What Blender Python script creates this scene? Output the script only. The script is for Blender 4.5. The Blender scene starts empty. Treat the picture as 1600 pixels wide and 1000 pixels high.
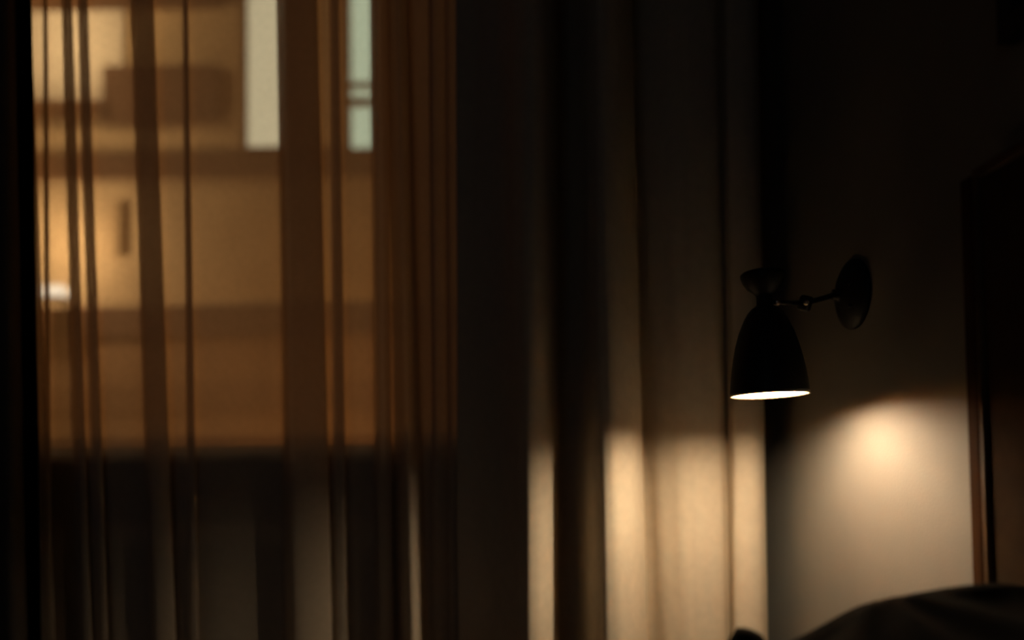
import bpy, bmesh, math, random
from mathutils import Vector, Matrix, noise
random.seed(7)
SC = bpy.context.scene
COL = SC.collection

# ------------------------------------------------------------------ camera
CAM = Vector((0.0, 0.0, 0.96))
LENS = 26.0
F = 1600 * LENS / 36.0
PITCH = math.radians(1.9)
ROLL = math.radians(0.7)
SHIFT = 152          # vertical lens shift in pixels
fw = Vector((0, math.cos(PITCH), math.sin(PITCH)))
u0 = Vector((0, -math.sin(PITCH), math.cos(PITCH)))
r0 = Vector((1, 0, 0))
RI = r0 * math.cos(ROLL) - u0 * math.sin(ROLL)
UP = u0 * math.cos(ROLL) + r0 * math.sin(ROLL)
cd = bpy.data.cameras.new('camera')
cam = bpy.data.objects.new('camera', cd)
COL.objects.link(cam)
cam.matrix_world = Matrix(((RI.x, UP.x, -fw.x, CAM.x), (RI.y, UP.y, -fw.y, CAM.y),
                           (RI.z, UP.z, -fw.z, CAM.z), (0, 0, 0, 1)))
cd.lens = LENS
cd.sensor_width = 36
cd.shift_y = SHIFT / 1600
cd.clip_start = 0.02
cd.clip_end = 200
cd.dof.use_dof = True
cd.dof.focus_distance = 1.41
cd.dof.aperture_fstop = 0.85
SC.camera = cam

# ------------------------------------------------------------------ world, view, lights
SC.view_settings.view_transform = 'Standard'
SC.view_settings.look = 'None'
SC.view_settings.exposure = 0.0
SC.view_settings.gamma = 1.0
SC.view_settings.use_curve_mapping = False
SC.cycles.transparent_max_bounces = 24
W = bpy.data.worlds.new('night_sky')
SC.world = W
W.use_nodes = True
W.node_tree.nodes['Background'].inputs[0].default_value = (0.55, 0.6, 0.8, 1)
W.node_tree.nodes['Background'].inputs[1].default_value = 0.012
BULB = 1080.0           # radiance of the bedside bulb
BULB_COL = (1.0, 0.815, 0.56)


def lamp_light(name, loc, power, color, radius):
    l = bpy.data.lights.new(name, 'POINT')
    l.energy = power
    l.color = color
    l.shadow_soft_size = radius
    o = bpy.data.objects.new(name, l)
    o.location = loc
    COL.objects.link(o)
    return o


# added faint cool fill light, unseen behind the camera, lifts the dark tones
nl = bpy.data.lights.new('added_fill', 'AREA')
nl.size = 1.1
nl.energy = 0.8
nl.color = (0.62, 0.82, 1.0)
no = bpy.data.objects.new('added_fill', nl)
no.location = (-1.1, -1.86, 1.6)
no.rotation_euler = (math.pi / 2, 0, 0)
COL.objects.link(no)
# street lights on the far side of the courtyard
lamp_light('street_light', (-5.7, 8.5, 6.3), 150, (1.0, 0.72, 0.40), 0.15)
lamp_light('street_light', (-2.0, 6.2, 0.6), 260, (1.0, 0.48, 0.14), 0.15)


# ------------------------------------------------------------------ helpers
def ray(px, py):
    return fw + RI * ((px - 800) / F) + UP * ((500 + SHIFT - py) / F)


def at(px, py, Y):
    d = ray(px, py)
    return CAM + d * ((Y - CAM.y) / d.y)


def atx(px, py, X):
    d = ray(px, py)
    return CAM + d * ((X - CAM.x) / d.x)


def mat(name, color, rough=0.8, var=0.12, scale=20, bump=0.0, bscale=200, metallic=0.0, spec=0.3,
        stretch=None, transl=0.0, alpha=1.0, color2=None):
    m = bpy.data.materials.new(name)
    m.use_nodes = True
    nt = m.node_tree
    N, L = nt.nodes, nt.links
    p = N['Principled BSDF']
    p.inputs['Roughness'].default_value = rough
    p.inputs['Metallic'].default_value = metallic
    p.inputs['Specular IOR Level'].default_value = spec
    tc = N.new('ShaderNodeTexCoord')
    mp = N.new('ShaderNodeMapping')
    L.new(tc.outputs['Object'], mp.inputs[0])
    if stretch:
        mp.inputs['Scale'].default_value = stretch
    nz = N.new('ShaderNodeTexNoise')
    nz.inputs['Scale'].default_value = scale
    nz.inputs['Detail'].default_value = 5
    L.new(mp.outputs[0], nz.inputs['Vector'])
    cr = N.new('ShaderNodeValToRGB')
    c2 = color2 or tuple(max(0, c * (1 + var)) for c in color)
    c1 = tuple(c * (1 - var) for c in color)
    cr.color_ramp.elements[0].position = 0.3
    cr.color_ramp.elements[0].color = (*c1, 1)
    cr.color_ramp.elements[1].position = 0.7
    cr.color_ramp.elements[1].color = (*c2, 1)
    L.new(nz.outputs['Fac'], cr.inputs[0])
    L.new(cr.outputs[0], p.inputs['Base Color'])
    if bump:
        n2 = N.new('ShaderNodeTexNoise')
        n2.inputs['Scale'].default_value = bscale
        L.new(mp.outputs[0], n2.inputs['Vector'])
        b = N.new('ShaderNodeBump')
        b.inputs['Strength'].default_value = bump
        b.inputs['Distance'].default_value = 0.002
        L.new(n2.outputs['Fac'], b.inputs['Height'])
        L.new(b.outputs[0], p.inputs['Normal'])
    out = N['Material Output']
    sh = p.outputs[0]
    if transl:
        t = N.new('ShaderNodeBsdfTranslucent')
        L.new(cr.outputs[0], t.inputs[0])
        mx = N.new('ShaderNodeMixShader')
        mx.inputs[0].default_value = transl
        L.new(sh, mx.inputs[1])
        L.new(t.outputs[0], mx.inputs[2])
        sh = mx.outputs[0]
    if alpha < 1:
        t = N.new('ShaderNodeBsdfTransparent')
        mx = N.new('ShaderNodeMixShader')
        mx.inputs[0].default_value = alpha
        L.new(t.outputs[0], mx.inputs[1])
        L.new(sh, mx.inputs[2])
        sh = mx.outputs[0]
    L.new(sh, out.inputs[0])
    return m


def emit(name, color, strength, var=0.15, scale=3.0, stretch=(1, 1, 1)):
    m = bpy.data.materials.new(name)
    m.use_nodes = True
    N, L = m.node_tree.nodes, m.node_tree.links
    N.remove(N['Principled BSDF'])
    e = N.new('ShaderNodeEmission')
    e.inputs[1].default_value = strength
    tc = N.new('ShaderNodeTexCoord')
    mp = N.new('ShaderNodeMapping')
    mp.inputs['Scale'].default_value = stretch
    nz = N.new('ShaderNodeTexNoise')
    nz.inputs['Scale'].default_value = scale
    cr = N.new('ShaderNodeValToRGB')
    cr.color_ramp.elements[0].color = (*[c * (1 - var) for c in color], 1)
    cr.color_ramp.elements[1].color = (*color, 1)
    L.new(tc.outputs['Object'], mp.inputs[0])
    L.new(mp.outputs[0], nz.inputs['Vector'])
    L.new(nz.outputs['Fac'], cr.inputs[0])
    L.new(cr.outputs[0], e.inputs[0])
    L.new(e.outputs[0], N['Material Output'].inputs[0])
    return m


def glass(name, gl=0.06, tint=(1, 1, 1)):
    m = bpy.data.materials.new(name)
    m.use_nodes = True
    N, L = m.node_tree.nodes, m.node_tree.links
    N.remove(N['Principled BSDF'])
    t = N.new('ShaderNodeBsdfTransparent')
    t.inputs[0].default_value = (*tint, 1)
    g = N.new('ShaderNodeBsdfGlossy')
    g.inputs['Roughness'].default_value = 0.02
    mx = N.new('ShaderNodeMixShader')
    mx.inputs[0].default_value = gl
    L.new(t.outputs[0], mx.inputs[1])
    L.new(g.outputs[0], mx.inputs[2])
    L.new(mx.outputs[0], N['Material Output'].inputs[0])
    return m


def obj(name, bm, m, parent=None, smooth=False, bevel=0.0, solid=0.0, loc=None):
    me = bpy.data.meshes.new(name)
    bmesh.ops.recalc_face_normals(bm, faces=bm.faces[:])
    bm.to_mesh(me)
    bm.free()
    if smooth:
        for p in me.polygons:
            p.use_smooth = True
    me.materials.append(m)
    o = bpy.data.objects.new(name, me)
    COL.objects.link(o)
    if parent:
        o.parent = parent
        o.matrix_parent_inverse = parent.matrix_world.inverted() if parent.type != 'EMPTY' else Matrix.Translation(-Vector(parent.location)) if not any(parent.rotation_euler) else parent.matrix_basis.inverted()
    if solid:
        s = o.modifiers.new('thickness', 'SOLIDIFY')
        s.thickness = solid
        s.offset = 0
    if bevel:
        b = o.modifiers.new('bevel', 'BEVEL')
        b.width = bevel
        b.segments = 3
        b.limit_method = 'ANGLE'
    return o


def empty(name, loc, label, cat, group=None):
    o = bpy.data.objects.new(name, None)
    o.location = loc
    o.empty_display_size = 0.05
    COL.objects.link(o)
    o['label'] = label
    o['category'] = cat
    if group:
        o['group'] = group
    return o


def tag(o, label, cat, group=None):
    o['label'] = label
    o['category'] = cat
    if group:
        o['group'] = group
    return o


def struct(o):
    o['kind'] = 'structure'
    return o


def box(bm, a, b):
    x0, x1 = sorted((a[0], b[0]))
    y0, y1 = sorted((a[1], b[1]))
    z0, z1 = sorted((a[2], b[2]))
    v = [bm.verts.new(c) for c in ((x0, y0, z0), (x1, y0, z0), (x1, y1, z0), (x0, y1, z0),
                                   (x0, y0, z1), (x1, y0, z1), (x1, y1, z1), (x0, y1, z1))]
    for f in ((0, 3, 2, 1), (4, 5, 6, 7), (0, 1, 5, 4), (1, 2, 6, 5), (2, 3, 7, 6), (3, 0, 4, 7)):
        bm.faces.new([v[i] for i in f])


def boxes(*bb):
    bm = bmesh.new()
    for a, b in bb:
        box(bm, a, b)
    return bm


def lathe(bm, prof, M=Matrix(), n=64, closed=False):
    """prof: list of (r, z)"""
    rings = []
    for r, z in prof:
        if r < 1e-6:
            rings.append([bm.verts.new(M @ Vector((0, 0, z)))])
        else:
            rings.append([bm.verts.new(M @ Vector((r * math.cos(2 * math.pi * k / n), r * math.sin(2 * math.pi * k / n), z))) for k in range(n)])
    if closed:
        rings.append(rings[0])
    for A, B in zip(rings, rings[1:]):
        for k in range(n):
            k2 = (k + 1) % n
            if len(A) == 1 and len(B) == 1:
                continue
            if len(A) == 1:
                bm.faces.new((A[0], B[k], B[k2]))
            elif len(B) == 1:
                bm.faces.new((A[k], A[k2], B[0]))
            else:
                bm.faces.new((A[k], A[k2], B[k2], B[k]))


def tube(bm, pts, r, n=20, caps=True):
    pts = [Vector(p) for p in pts]
    rs = r if isinstance(r, (list, tuple)) else [r] * len(pts)
    rings = []
    for i, p in enumerate(pts):
        d = (pts[min(i + 1, len(pts) - 1)] - pts[max(i - 1, 0)]).normalized()
        a = d.cross(Vector((0.13, 0.2, 0.97))).normalized()
        b = d.cross(a)
        rings.append([bm.verts.new(p + (a * math.cos(2 * math.pi * k / n) + b * math.sin(2 * math.pi * k / n)) * rs[i]) for k in range(n)])
    for A, B in zip(rings, rings[1:]):
        for k in range(n):
            bm.faces.new((A[k], A[(k + 1) % n], B[(k + 1) % n], B[k]))
    if caps:
        bm.faces.new(rings[0])
        bm.faces.new(rings[-1])


def axis_matrix(origin, direction):
    d = Vector(direction).normalized()
    q = Vector((0, 0, 1)).rotation_difference(d)
    return Matrix.Translation(origin) @ q.to_matrix().to_4x4()


# ------------------------------------------------------------------ room numbers
WX = 0.7246            # right wall
BY = 2.13              # inner face of the window wall
OY = 2.37              # its outer face
CEIL = 2.62
LX = -2.55             # left wall
FY = -1.9              # wall behind the camera

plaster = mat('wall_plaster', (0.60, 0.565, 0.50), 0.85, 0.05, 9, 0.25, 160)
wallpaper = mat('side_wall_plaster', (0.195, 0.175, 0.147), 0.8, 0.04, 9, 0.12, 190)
dark_plaster = mat('dark_wall_plaster', (0.12, 0.105, 0.09), 0.9, 0.06, 9, 0.2, 160)  # dark tone keeps light bounced round the room low
ceiling_m = mat('ceiling_paint', (0.16, 0.14, 0.12), 0.9, 0.03, 5)
floor_m = mat('oak_floor', (0.08, 0.045, 0.025), 0.45, 0.35, 6, 0.15, 60, stretch=(1, 14, 1))
frame_m = mat('window_frame_paint', (0.16, 0.12, 0.09), 0.5, 0.1, 20)

# window opening
wx1 = at(716, 350, BY).x
wx0 = -1.62
wz0 = at(330, 704, BY - .056).z
wz1 = 2.60
bm = boxes(((LX - .2, BY, 0), (wx0, OY, CEIL)), ((wx1, BY, 0), (WX + .2, OY, CEIL)),
           ((wx0, BY, 0), (wx1, OY, wz0)), ((wx0, BY, wz1), (wx1, OY, CEIL)))
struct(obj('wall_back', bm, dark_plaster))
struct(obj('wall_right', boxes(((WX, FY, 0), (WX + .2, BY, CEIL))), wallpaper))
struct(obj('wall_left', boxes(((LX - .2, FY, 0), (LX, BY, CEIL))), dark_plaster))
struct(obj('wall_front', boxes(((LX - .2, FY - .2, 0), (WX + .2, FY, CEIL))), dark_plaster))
struct(obj('floor', boxes(((LX - .2, FY - .2, -.15), (WX + .2, OY, 0))), floor_m))
struct(obj('ceiling', boxes(((LX - .2, FY - .2, CEIL), (WX + .2, OY, CEIL + .15))), ceiling_m))
# dado rail on the wall under the window
rz0, rz1 = at(430, 852, BY).z, at(430, 820, BY).z
struct(obj('trim_1', boxes(((wx0 - .1, BY - .02, rz0), (-0.10, BY + .001, rz1))), mat('rail_paint', (0.85, 0.72, 0.56), .6), bevel=.006))
struct(obj('baseboard_right', boxes(((WX - .014, 1.16, 0), (WX + .001, BY, .10))), frame_m, bevel=.004))
# window
win = struct(obj('window_1', boxes(((wx0, OY - .10, wz0), (wx0 + .05, OY - .04, wz1)), ((wx1 - .004, OY - .10, wz0), (wx1 + .05, OY - .04, wz1)),
                                   ((wx0, OY - .10, wz0), (wx1, OY - .04, wz0 + .012)), ((wx0, OY - .10, wz1 - .05), (wx1, OY - .04, wz1))), frame_m))
g = obj('glass', boxes(((wx0 + .03, OY - .072, wz0 + .005), (wx1, OY - .066, wz1 - .03))), glass('window_glass', .05), win)
sl = obj('window_sill', boxes(((wx0 - .03, BY - .056, wz0 - .012), (wx1 + .03, OY - .03, wz0))), frame_m, win, bevel=.004)

# ------------------------------------------------------------------ curtains
def catmull(P, k):
    out = []
    n = len(P)
    for i in range(n - 1):
        p0, p1, p2, p3 = P[max(i - 1, 0)], P[i], P[i + 1], P[min(i + 2, n - 1)]
        for j in range(k):
            t = j / k
            out.append(tuple(0.5 * (2 * b + (c - a) * t + (2 * a - 5 * b + 4 * c - d) * t * t + (3 * b - a - 3 * c + d) * t ** 3)
                             for a, b, c, d in zip(p0, p1, p2, p3)))
    out.append(tuple(P[-1]))
    return out


def curtain_mesh(ctrl, z_top, z_bot, k=8, rows=24, wob=0.0):
    """ctrl: (pixel at image top, pixel at image bottom, depth)"""
    P = []
    for pt, pb, Y in ctrl:
        a, b = at(pt, 0, Y), at(pb, 1000, Y)
        P.append((a.x, a.z, b.x, b.z, Y))
    Q = catmull(P, k)
    bm = bmesh.new()
    grid = []
    for r in range(rows + 1):
        z = z_bot + (z_top - z_bot) * r / rows
        row = []
        for i, (xa, za, xb, zb, Y) in enumerate(Q):
            t = (z - zb) / (za - zb)
            t = max(-0.35, min(1.25, t))
            x = xb + (xa - xb) * t
            dx = wob * noise.noise(Vector((i * .15, z * 1.3, 3.1)))
            row.append(bm.verts.new((x + dx, Y + dx * .7, z)))
        grid.append(row)
    for A, B in zip(grid, grid[1:]):
        for i in range(len(A) - 1):
            bm.faces.new((A[i], A[i + 1], B[i + 1], B[i]))
    return bm


def off(px):
    T = [(600, -6), (730, -4), (870, -3), (945, -14), (1012, -26), (1085, -19), (1145, -15), (1198, -15)]
    for (a, oa), (b, ob) in zip(T, T[1:]):
        if px <= b:
            return oa + (ob - oa) * max(0, (px - a)) / (b - a)
    return T[-1][1]


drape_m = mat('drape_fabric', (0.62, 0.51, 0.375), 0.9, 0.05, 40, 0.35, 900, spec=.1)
sheer_m = mat('sheer_fabric', (0.72, 0.58, 0.43), 0.9, 0.05, 60, spec=.05, transl=.2, alpha=.74)

H = [(716, 1.970), (745, 1.950), (772, 1.905), (792, 1.862), (808, 1.805), (822, 1.775), (838, 1.770), (853, 1.790), (864, 1.830), (870, 1.872), (869, 1.930), (864, 1.960), (872, 1.990),
     (892, 1.970), (915, 1.880), (930, 1.785), (943, 1.742), (955, 1.728), (973, 1.736), (993, 1.772), (1007, 1.840), (1012, 1.900), (1007, 1.950), (1010, 1.970), (1022, 1.955), (1045, 1.920),
     (1068, 1.898), (1090, 1.895), (1112, 1.900), (1130, 1.915), (1138, 1.945), (1142, 1.950), (1145, 1.920), (1153, 1.895), (1172, 1.885), (1190, 1.895), (1198, 1.925), (1194, 1.960), (1180, 1.980)]
dr = obj('drape', curtain_mesh([(p + off(p), p, Y) for p, Y in H], CEIL - .002, 0.03, 8, 30, .004), drape_m, smooth=True, solid=.003)
tag(dr, 'heavy beige drape hanging in deep folds behind the lit bedside lamp', 'curtain')
HL = [(-190, 1.970), (-150, 1.810), (-110, 1.790), (-90, 1.930), (-60, 1.950), (-30, 1.810), (0, 1.770), (22, 1.810), (30, 1.930), (38, 1.950), (48, 1.920), (50, 1.870), (46, 1.940)]
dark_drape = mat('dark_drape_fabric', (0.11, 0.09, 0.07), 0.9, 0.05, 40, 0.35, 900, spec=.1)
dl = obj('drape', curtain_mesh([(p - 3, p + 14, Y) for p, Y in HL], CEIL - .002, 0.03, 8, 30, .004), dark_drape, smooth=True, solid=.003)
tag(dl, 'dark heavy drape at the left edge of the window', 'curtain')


def zfold(lt, rt, lb, rb, y0=2.035, dy=.012, bulge=.0, crest=None):
    """three overlapping layers between left and right pixel"""
    m = lambda a, b, t: a + (b - a) * t
    c = crest or (.16 if bulge else .3)
    e = .75 if crest else .6
    return [(lt, lb, y0), (m(lt, rt, c), m(lb, rb, c), y0 - dy - bulge), (m(lt, rt, e), m(lb, rb, e), y0 - dy * 1.3 - bulge * .8), (m(lt, rt, .95), m(lb, rb, .95), y0 - dy - bulge * .3),
            (rt, rb, y0 - dy * .2), (m(lt, rt, .9), m(lb, rb, .9), y0 + dy * .5), (m(lt, rt, .5), m(lb, rb, .5), y0 + dy * .5), (m(lt, rt, .1), m(lb, rb, .1), y0 + dy * .6),
            (m(lt, rt, .02), m(lb, rb, .02), y0 + dy * 1.4), (m(lt, rt, .2), m(lb, rb, .2), y0 + dy * 2.2), (m(lt, rt, .9), m(lb, rb, .9), y0 + dy * 2)]


S = [(8, 16, 2.045)] + zfold(26, 48, 34, 86)
S += zfold(67, 74, 71, 82, dy=.006) + [(85, 100, 2.040)]
S += zfold(96, 112, 122, 144) + [(116, 149, 2.040)]
S += zfold(121, 137, 152, 169) + [(150, 180, 2.042), (185, 215, 2.045)]
S += zfold(203, 240, 236, 275, bulge=.015) + [(255, 285, 2.042)]
S += zfold(285, 294, 294, 310, dy=.007) + [(320, 335, 2.043), (380, 395, 2.048), (415, 430, 2.042)]
S += zfold(431, 496, 447, 519, bulge=.03) + [(506, 526, 2.040)]
S += zfold(514, 530, 524, 544, dy=.008) + [(545, 556, 2.040), (565, 575, 2.042)]
S += zfold(578, 606, 588, 616, bulge=.02) + [(608, 620, 2.035)]
S += zfold(604, 640, 622, 668, bulge=.10, crest=.38) + zfold(636, 676, 650, 684, bulge=.02) + zfold(668, 700, 676, 708, bulge=.03) + zfold(694, 724, 700, 730, bulge=.02)
S += [(740, 748, 2.040), (770, 778, 2.055), (800, 806, 2.040)]
sh = obj('sheer_curtain', curtain_mesh(S, CEIL - .002, 0.02, 6, 24, .0015), sheer_m, smooth=True)
tag(sh, 'translucent sheer curtain gathered in folds over the lit window', 'curtain')
# ------------------------------------------------------------------ wall lamp
black = mat('black_enamel', (0.010, 0.009, 0.009), 0.45, 0.1, 60, spec=.25)
iron = mat('dark_bronze', (0.02, 0.017, 0.015), 0.4, 0.2, 60, metallic=.4)
brass = mat('worn_brass', (0.55, 0.45, 0.36), 0.28, 0.15, 60, metallic=1.0)
lining = mat('lamp_lining', (0.55, 0.27, 0.10), 0.7, 0.05, 30, spec=.1)
bulb_m = emit('bulb_glow', BULB_COL, BULB, 0.0)

LD = WX * F / 570
PXM = F / LD
rim_c = at(1202.5, 618, LD)
tilt_y = math.radians(2.4)    # mouth turned a little to the room
tilt_x = math.radians(1.0)
ax = Vector((-math.tan(tilt_x), math.tan(tilt_y), 1)).normalized()      # from mouth to cap
MS = axis_matrix(rim_c, ax)
mount = atx(1335, 460, WX)
lamp = empty('wall_lamp', mount, 'black bell shaded wall lamp glowing above the bed', 'lamp')
prof = [(60, 0), (59.5, 6), (58, 20), (55.5, 40), (52, 60), (47.5, 80), (41.5, 100), (33, 120), (27, 130), (21, 137), (15, 141)]
prof = [(r / PXM, z / PXM) for r, z in prof]
inner = [(r - .0022, max(z - .002, .0)) for r, z in prof]
bm = bmesh.new()
lathe(bm, prof + inner[::-1], MS, 72, closed=True)
shade = obj('lamp_shade', bm, black, lamp, smooth=True)
bm = bmesh.new()
ri = [(r - .0005, z + .0006) for r, z in inner]
ri2 = [(r - .0012, z + .0006) for r, z in inner]
lathe(bm, ri + ri2[::-1], MS, 72, closed=True)
lin = obj('lining', bm, lining, shade, smooth=True)
lin['label'] = 'pale glowing inside of the shade'
# bulb and holder
BR = 0.017
BZ = 0.026
bm = bmesh.new()
bp = [(0, BZ - BR)] + [(BR * math.sin(a), BZ - BR * math.cos(a)) for a in [math.pi * i / 14 for i in range(1, 11)]] + [(.012, BZ + .024), (.012, BZ + .03), (0, BZ + .03)]
lathe(bm, bp, MS, 32)
bulb = obj('bulb', bm, bulb_m, lamp, smooth=True)
bm = bmesh.new()
lathe(bm, [(0, BZ + .0305), (.0135, BZ + .0305), (.015, BZ + .06), (.015, 139 / PXM), (0, 139 / PXM)], MS, 32)
obj('socket', bm, black, lamp, smooth=True)
# neck and flared cap above the shade
bm = bmesh.new()
lathe(bm, [(r / PXM, z / PXM) for r, z in [(0, 137), (16, 137), (16, 140), (12, 144), (12, 157), (15, 162), (25, 170), (31.5, 180), (34.5, 189), (34.5, 193), (31, 196), (0, 197)]], MS, 48)
obj('cap', bm, black, lamp, smooth=True)
# arm from the wall plate to the neck with a knuckle
neck = MS @ Vector((0, 0, 149 / PXM))
plate_face = mount + Vector((-.026, 0, .004))
kn = at(1258, 474, LD + .035)
bm = bmesh.new()
tube(bm, [plate_face, kn.lerp(plate_face, .3), kn], .0052)
obj('arm', bm, iron, lamp, smooth=True)
bm = bmesh.new()
tube(bm, [kn, kn.lerp(neck, .5), neck], .0048)
obj('arm', bm, iron, lamp, smooth=True)
bm = bmesh.new()
lathe(bm, [(0, -.016), (.010, -.0155), (.0135, -.011), (.0135, .011), (.010, .0155), (0, .016)], axis_matrix(kn, (.2, -.3, 1)), 32)
obj('knuckle', bm, iron, lamp, smooth=True)
bm = bmesh.new()
kd = (CAM - kn).normalized()
lathe(bm, [(0, .021), (.003, .0205), (.0052, .018), (.0055, .014), (.0055, .008), (0, .008)], axis_matrix(kn + Vector((0, 0, .0)), (-.25, -1, -.1)), 24)
obj('screw_knob', bm, brass, lamp, smooth=True)
col_p = kn.lerp(neck, .66)
bm = bmesh.new()
tube(bm, [col_p, col_p.lerp(neck, .28)], [.0068, .0068])
obj('collar', bm, brass, lamp, smooth=True)
# wall plate
bm = bmesh.new()
r_ = 55 / (F / mount.y)
lathe(bm, [(0, -.001), (r_, -.001), (r_, .006), (r_ * .96, .010), (r_ * .72, .020), (r_ * .45, .028), (r_ * .25, .033), (.011, .036), (.011, .046), (0, .047)], axis_matrix(mount, (-1, 0, 0)), 64)
pl = obj('wall_plate', bm, black, lamp, smooth=True)
for dz, nm in ((.016, 'screw'), (-.030, 'screw')):
    bm = bmesh.new()
    lathe(bm, [(0, .022), (.0045, .022), (.0045, .0345), (.003, .0365), (0, .037)], axis_matrix(mount + Vector((.006, -.022, dz)), (-1, -.35, 0)), 20)
    obj('screw', bm, iron, pl, smooth=True)

# ------------------------------------------------------------------ bed
HBX = 0.680
HBY = HBX * F / 712
hb_top = at(1530, 290, HBY).z
bed = empty('bed', (-0.35, .34, 0), 'bed with tall dark headboard against the right wall', 'bed')
walnut = mat('dark_walnut', (0.09, 0.04, 0.018), .5, .3, 8, .1, 60, stretch=(1, 10, 1), spec=.2)
leather = mat('headboard_fabric', (0.05, 0.029, 0.016), .9, .15, 30, .3, 500, spec=.02)
sheet = mat('grey_sheet', (0.16, 0.15, 0.14), .9, .04, 30, .2, 300, spec=.1)
bedding = mat('charcoal_bedding', (0.017, 0.0145, 0.0125), 1.0, .15, 30, .3, 500, spec=.0)
hb = obj('headboard', boxes(((HBX + .002, -.49, .12), (WX - .001, HBY - .027, hb_top))), leather, bed, bevel=.006)
dark_wood = mat('dark_stained_edge', (0.05, 0.02, 0.008), .7, .3, 8, .1, 60, stretch=(1, 10, 1), spec=.02)
obj('stile', boxes(((HBX - .001, HBY - .027, .10), (WX - .001, HBY, hb_top + .006))), dark_wood, hb, bevel=.003)
bm = bmesh.new()
tube(bm, [(HBX + .003, HBY - .037, .12), (HBX + .003, HBY - .037, hb_top)], .007)
bead_m = mat('bead_wood', (0.16, 0.085, 0.04), .6, .2, 8, spec=.1)
obj('bead', bm, bead_m, hb, smooth=True)
obj('top_rail', boxes(((HBX - .001, -.49, hb_top - .004), (WX - .001, HBY - .027, hb_top + .014))), walnut, hb, bevel=.004)
obj('bed_frame', boxes(((-1.32, -.47, .12), (HBX + .004, 1.07, .30))), walnut, bed, bevel=.01)
for x in (-1.24, .60):
    for y in (-.39, .99):
        bm = bmesh.new()
        lathe(bm, [(0, 0), (.022, 0), (.032, .125), (0, .125)], Matrix.Translation((x, y, 0)), 20)
        obj('leg', bm, walnut, bed, smooth=True)
obj('mattress', boxes(((-1.29, -.45, .295), (HBX - .004, 1.05, .60))), sheet, bed, bevel=.05)


def interp(T, x):
    if x <= T[0][0]:
        return T[0][1]
    for (a, ya), (b, yb) in zip(T, T[1:]):
        if x <= b:
            t = (x - a) / (b - a)
            return ya + (yb - ya) * t
    return T[-1][1]


# duvet: heaped cloth over the mattress with one pointed fold
def duvet_z(x, y):
    z = .632 + .012 * noise.noise(Vector((x * 3, y * 3, .3))) + .006 * noise.noise(Vector((x * 9 + y * 4, y * 7, 1.3)))
    tip = at(1151, 978, .99)
    r = math.hypot((x - tip.x) * (1.0 if x > tip.x else 2.0), (y - .985) * 1.4)
    h = tip.z - .632
    z += h * max(0, 1 - r / .085) ** 1.1
    z += .018 * math.exp(-((x - tip.x - .035) / .025) ** 2 - ((y - .975) / .06) ** 2)
    return z


bm = bmesh.new()
nx, ny = 150, 90
DX1 = 0.337
top, bot = [], []
for i in range(nx + 1):
    rt, rb = [], []
    for j in range(ny + 1):
        x = -1.28 + (DX1 + 1.28) * i / nx
        y = -.43 + 1.47 * j / ny
        z = duvet_z(x, y)
        e = max(0, min((x + 1.28) / .05, (y + .43) / .05, (1.04 - y) / .035, (DX1 - x) / .012, 1))
        rt.append(bm.verts.new((x, y, .604 + (z - .604) * math.sqrt(e * (2 - e)))))
        rb.append(bm.verts.new((x, y, .604)))
    top.append(rt)
    bot.append(rb)
for g_, fl in ((top, 0), (bot, 1)):
    for A_, B_ in zip(g_, g_[1:]):
        for j in range(ny):
            q = (A_[j], B_[j], B_[j + 1], A_[j + 1])
            bm.faces.new(q if not fl else q[::-1])
bmesh.ops.remove_doubles(bm, verts=bm.verts[:], dist=1e-5)
tag(obj('duvet', bm, bedding, smooth=True), 'dark duvet on the bed with a pointed fold below the lamp', 'duvet')

# pillow lying against the headboard
PY = 1.0
T = [(at(px, py, PY).x, at(px, py, PY).z) for px, py in ((1202, 1030), (1212, 1012), (1235, 999), (1290, 966), (1330, 945), (1370, 928), (1420, 921.5), (1500, 915), (1545, 908.5), (1600, 909))]
px0, px1 = DX1 + .002, HBX - .003
py0, py1 = .64, 1.045
zb = .602
bm = bmesh.new()
nu, nv = 70, 90
top, bot = [], []
for i in range(nu + 1):
    rt, rb = [], []
    for j in range(nv + 1):
        u, v = i / nu, j / nv
        x = px0 + (px1 - px0) * u
        y = py0 + (py1 - py0) * v
        vv = abs(2 * v - 1)
        bv = min(1, v / .80) ** 1.1 * (1 - max(0, (v - .80) / .20) ** 2.2) ** .5
        bu = min(1, (u / .07)) ** .5 * min(1, ((1 - u) / .04)) ** .4
        zt = interp(T, x)
        zt = sum(interp(T, x + d) for d in (-.012, 0, .012)) / 3
        # creases running down from the shoulder
        cx, cy = T[5][0], PY
        a = math.atan2(y - cy, x - cx)
        d = math.hypot(x - cx, y - cy)
        cre = .004 * math.sin(9 * a + 3) * math.exp(-((d - .12) / .08) ** 2)
        cre += .004 * noise.noise(Vector((x * 14, y * 10, .7)))
        mid = zb + .05
        z1 = mid + (zt + cre - mid) * bv * bu
        z0 = mid - (mid - zb) * bv * bu
        rt.append(bm.verts.new((x, y, z1)))
        rb.append(bm.verts.new((x, y, z0)))
    top.append(rt)
    bot.append(rb)
for g_, fl in ((top, 0), (bot, 1)):
    for A, B in zip(g_, g_[1:]):
        for j in range(nv):
            q = (A[j], B[j], B[j + 1], A[j + 1])
            bm.faces.new(q if not fl else q[::-1])
bmesh.ops.remove_doubles(bm, verts=bm.verts[:], dist=1e-5)
tag(obj('pillow', bm, bedding, smooth=True), 'plump dark pillow lying against the headboard', 'pillow')

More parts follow.
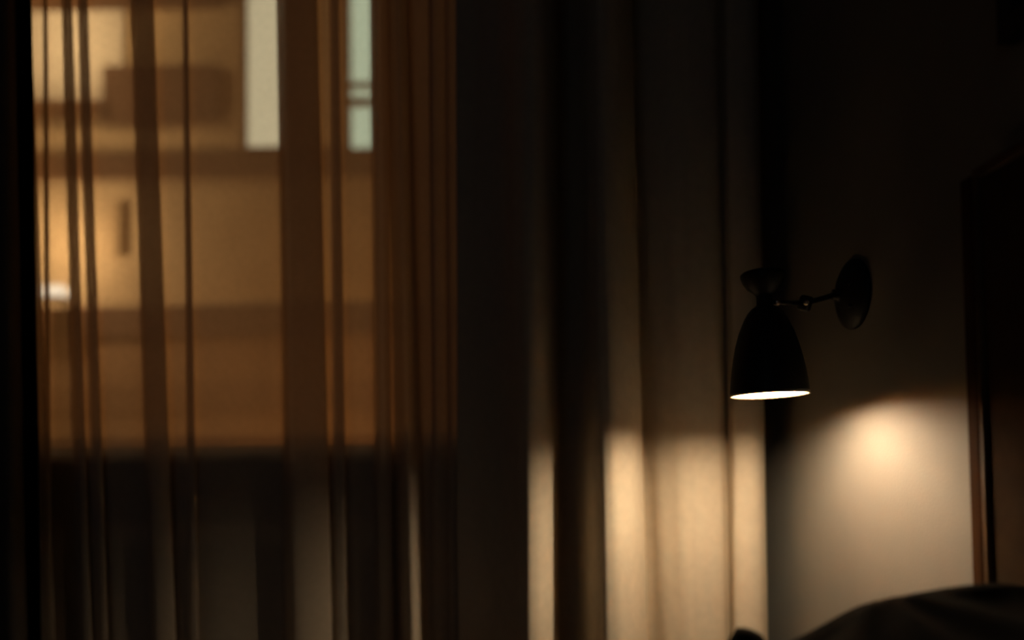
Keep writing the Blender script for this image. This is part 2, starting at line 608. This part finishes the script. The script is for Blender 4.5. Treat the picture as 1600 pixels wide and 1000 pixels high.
# dark frame above the headboard, only its lower corner is in the picture
fc = atx(1589, 70, WX)
fr = empty('picture_frame', (WX, fc.y - .3, fc.z), 'black frame hanging high on the right wall, only its corner showing', 'picture')
obj('frame', boxes(((WX - .028, fc.y - .5, fc.z), (WX - .0005, fc.y, fc.z + .03)), ((WX - .028, fc.y - .5, fc.z + .37), (WX - .0005, fc.y, fc.z + .40)),
                   ((WX - .028, fc.y - .03, fc.z + .03), (WX - .0005, fc.y, fc.z + .37)), ((WX - .028, fc.y - .5, fc.z + .03), (WX - .0005, fc.y - .47, fc.z + .37))), black, fr)
obj('backing', boxes(((WX - .014, fc.y - .471, fc.z + .029), (WX - .0005, fc.y - .029, fc.z + .371))), bedding, fr)

# ------------------------------------------------------------------ building across the courtyard
BD = 9.6
A = lambda px, py, d=BD: at(px, py, d)
stucco = mat('ochre_stucco', (0.62, 0.43, 0.22), .9, .10, 2.0, .2, 30)
brown = mat('brown_boards', (0.11, 0.05, 0.02), .8, .2, 3)
mid_b = mat('tan_boards', (0.46, 0.30, 0.14), .8, .2, 3)
bld = empty('street_building', (-3.8, BD, -4), 'ochre building across the courtyard seen through the sheer curtain', 'building')


def rect(px0, py0, px1, py1, y_front, y_back):
    a, b = A(px0, py0), A(px1, py1)
    return ((a.x, y_front, a.z), (b.x, y_back, b.z))


obj('wall', boxes(((-11, BD, -4), (3.5, BD + 1.0, 12))), stucco, bld)
obj('string_course', boxes(rect(-400, 249, 900, 272, BD - .08, BD + .01)), brown, bld, bevel=.02)
obj('string_course', boxes(rect(-400, 488, 900, 520, BD - .10, BD + .01)), brown, bld, bevel=.02)
obj('shaded_lower_wall', boxes(((-11, BD - .03, -4), (3.5, BD + .01, A(400, 505).z))), mat('shaded_stucco', (.33, .185, .08), .9, .12, 2.0), bld)  # shade below the ledge and lantern put into a darker stucco colour
obj('lower_band', boxes(rect(-400, 608, 900, 636, BD - .06, BD + .01)), mat('band_paint', (.24, .125, .05), .9, .1, 3), bld, bevel=.01)
# upper left bay: panel with its light put into pale stucco, sill and dark boarded box
obj('lit_panel', boxes(rect(-60, 22, 196, 164, BD - .06, BD + .01)), mat('lit_tone_stucco', (.8, .68, .5), .9, .05, 3), bld, bevel=.01)
obj('sill', boxes(rect(-60, 166, 176, 182, BD - .16, BD + .01)), brown, bld, bevel=.01)
obj('lintel', boxes(rect(-60, -40, 345, 14, BD - .16, BD + .01)), brown, bld, bevel=.01)
obj('boarded_box', boxes(rect(166, 108, 346, 192, BD - .10, BD + .01)), brown, bld, bevel=.02)
obj('downpipe', boxes(rect(180, 318, 196, 400, BD - .10, BD + .01)), mid_b, bld, bevel=.03)
# lit double window
cream = emit('lit_blind', (1.0, .86, .52), 1.75, .08, 1.5)
green = emit('lit_curtain', (.72, .86, .58), 1.9, .12, 1.5)
w = obj('window_frame', boxes(rect(380, -160, 389, 240, BD - .08, BD + .01), rect(442, -160, 452, 240, BD - .08, BD + .01),
                              rect(380, 234, 452, 242, BD - .10, BD + .01), rect(380, -165, 452, -150, BD - .08, BD + .01)), brown, bld)
p_ = obj('pane', boxes(rect(389, -150, 442, 234, BD - .05, BD + .005)), cream, w)
p_['label'] = 'cream lit pane'
w = obj('window_frame', boxes(rect(538, -160, 549, 243, BD - .08, BD + .01), rect(582, -160, 594, 243, BD - .08, BD + .01),
                              rect(538, 236, 594, 245, BD - .10, BD + .01), rect(538, -165, 594, -150, BD - .08, BD + .01)), brown, bld)
p_ = obj('pane', boxes(rect(549, -150, 582, 236, BD - .05, BD + .005)), green, w)
p_['label'] = 'greenish lit pane'
obj('sash_bar', boxes(rect(549, 132, 582, 142, BD - .07, BD - .051), rect(549, 156, 582, 170, BD - .07, BD - .051)), mid_b, w)

# lantern on the far wall
lc = A(84, 456, BD - .35)
lan = empty('wall_lantern', (lc.x, BD, lc.z), 'bright small lantern on the far building beside the left drape', 'lantern')
obj('housing', boxes(((lc.x - .16, BD - .46, lc.z - .10), (lc.x + .16, BD - .24, lc.z - .075)), ((lc.x - .03, BD - .35, lc.z - .10), (lc.x + .03, BD + .005, lc.z - .08))), brown, lan, bevel=.005)
obj('glass_globe', boxes(((lc.x - .14, BD - .44, lc.z - .075), (lc.x + .14, BD - .26, lc.z + .075))), emit('lantern_glow', (1.0, .82, .58), 4.0, 0.0), lan, bevel=.04)
lamp_light('lantern_light', (lc.x, BD - .85, lc.z + .65), 150, (1.0, .74, .46), .08)
struct(obj('ground', boxes(((-16, 2.6, -4.2), (10, 10.6, -4.0))), mat('courtyard_paving', (.2, .18, .16), .9, .2, 2)))
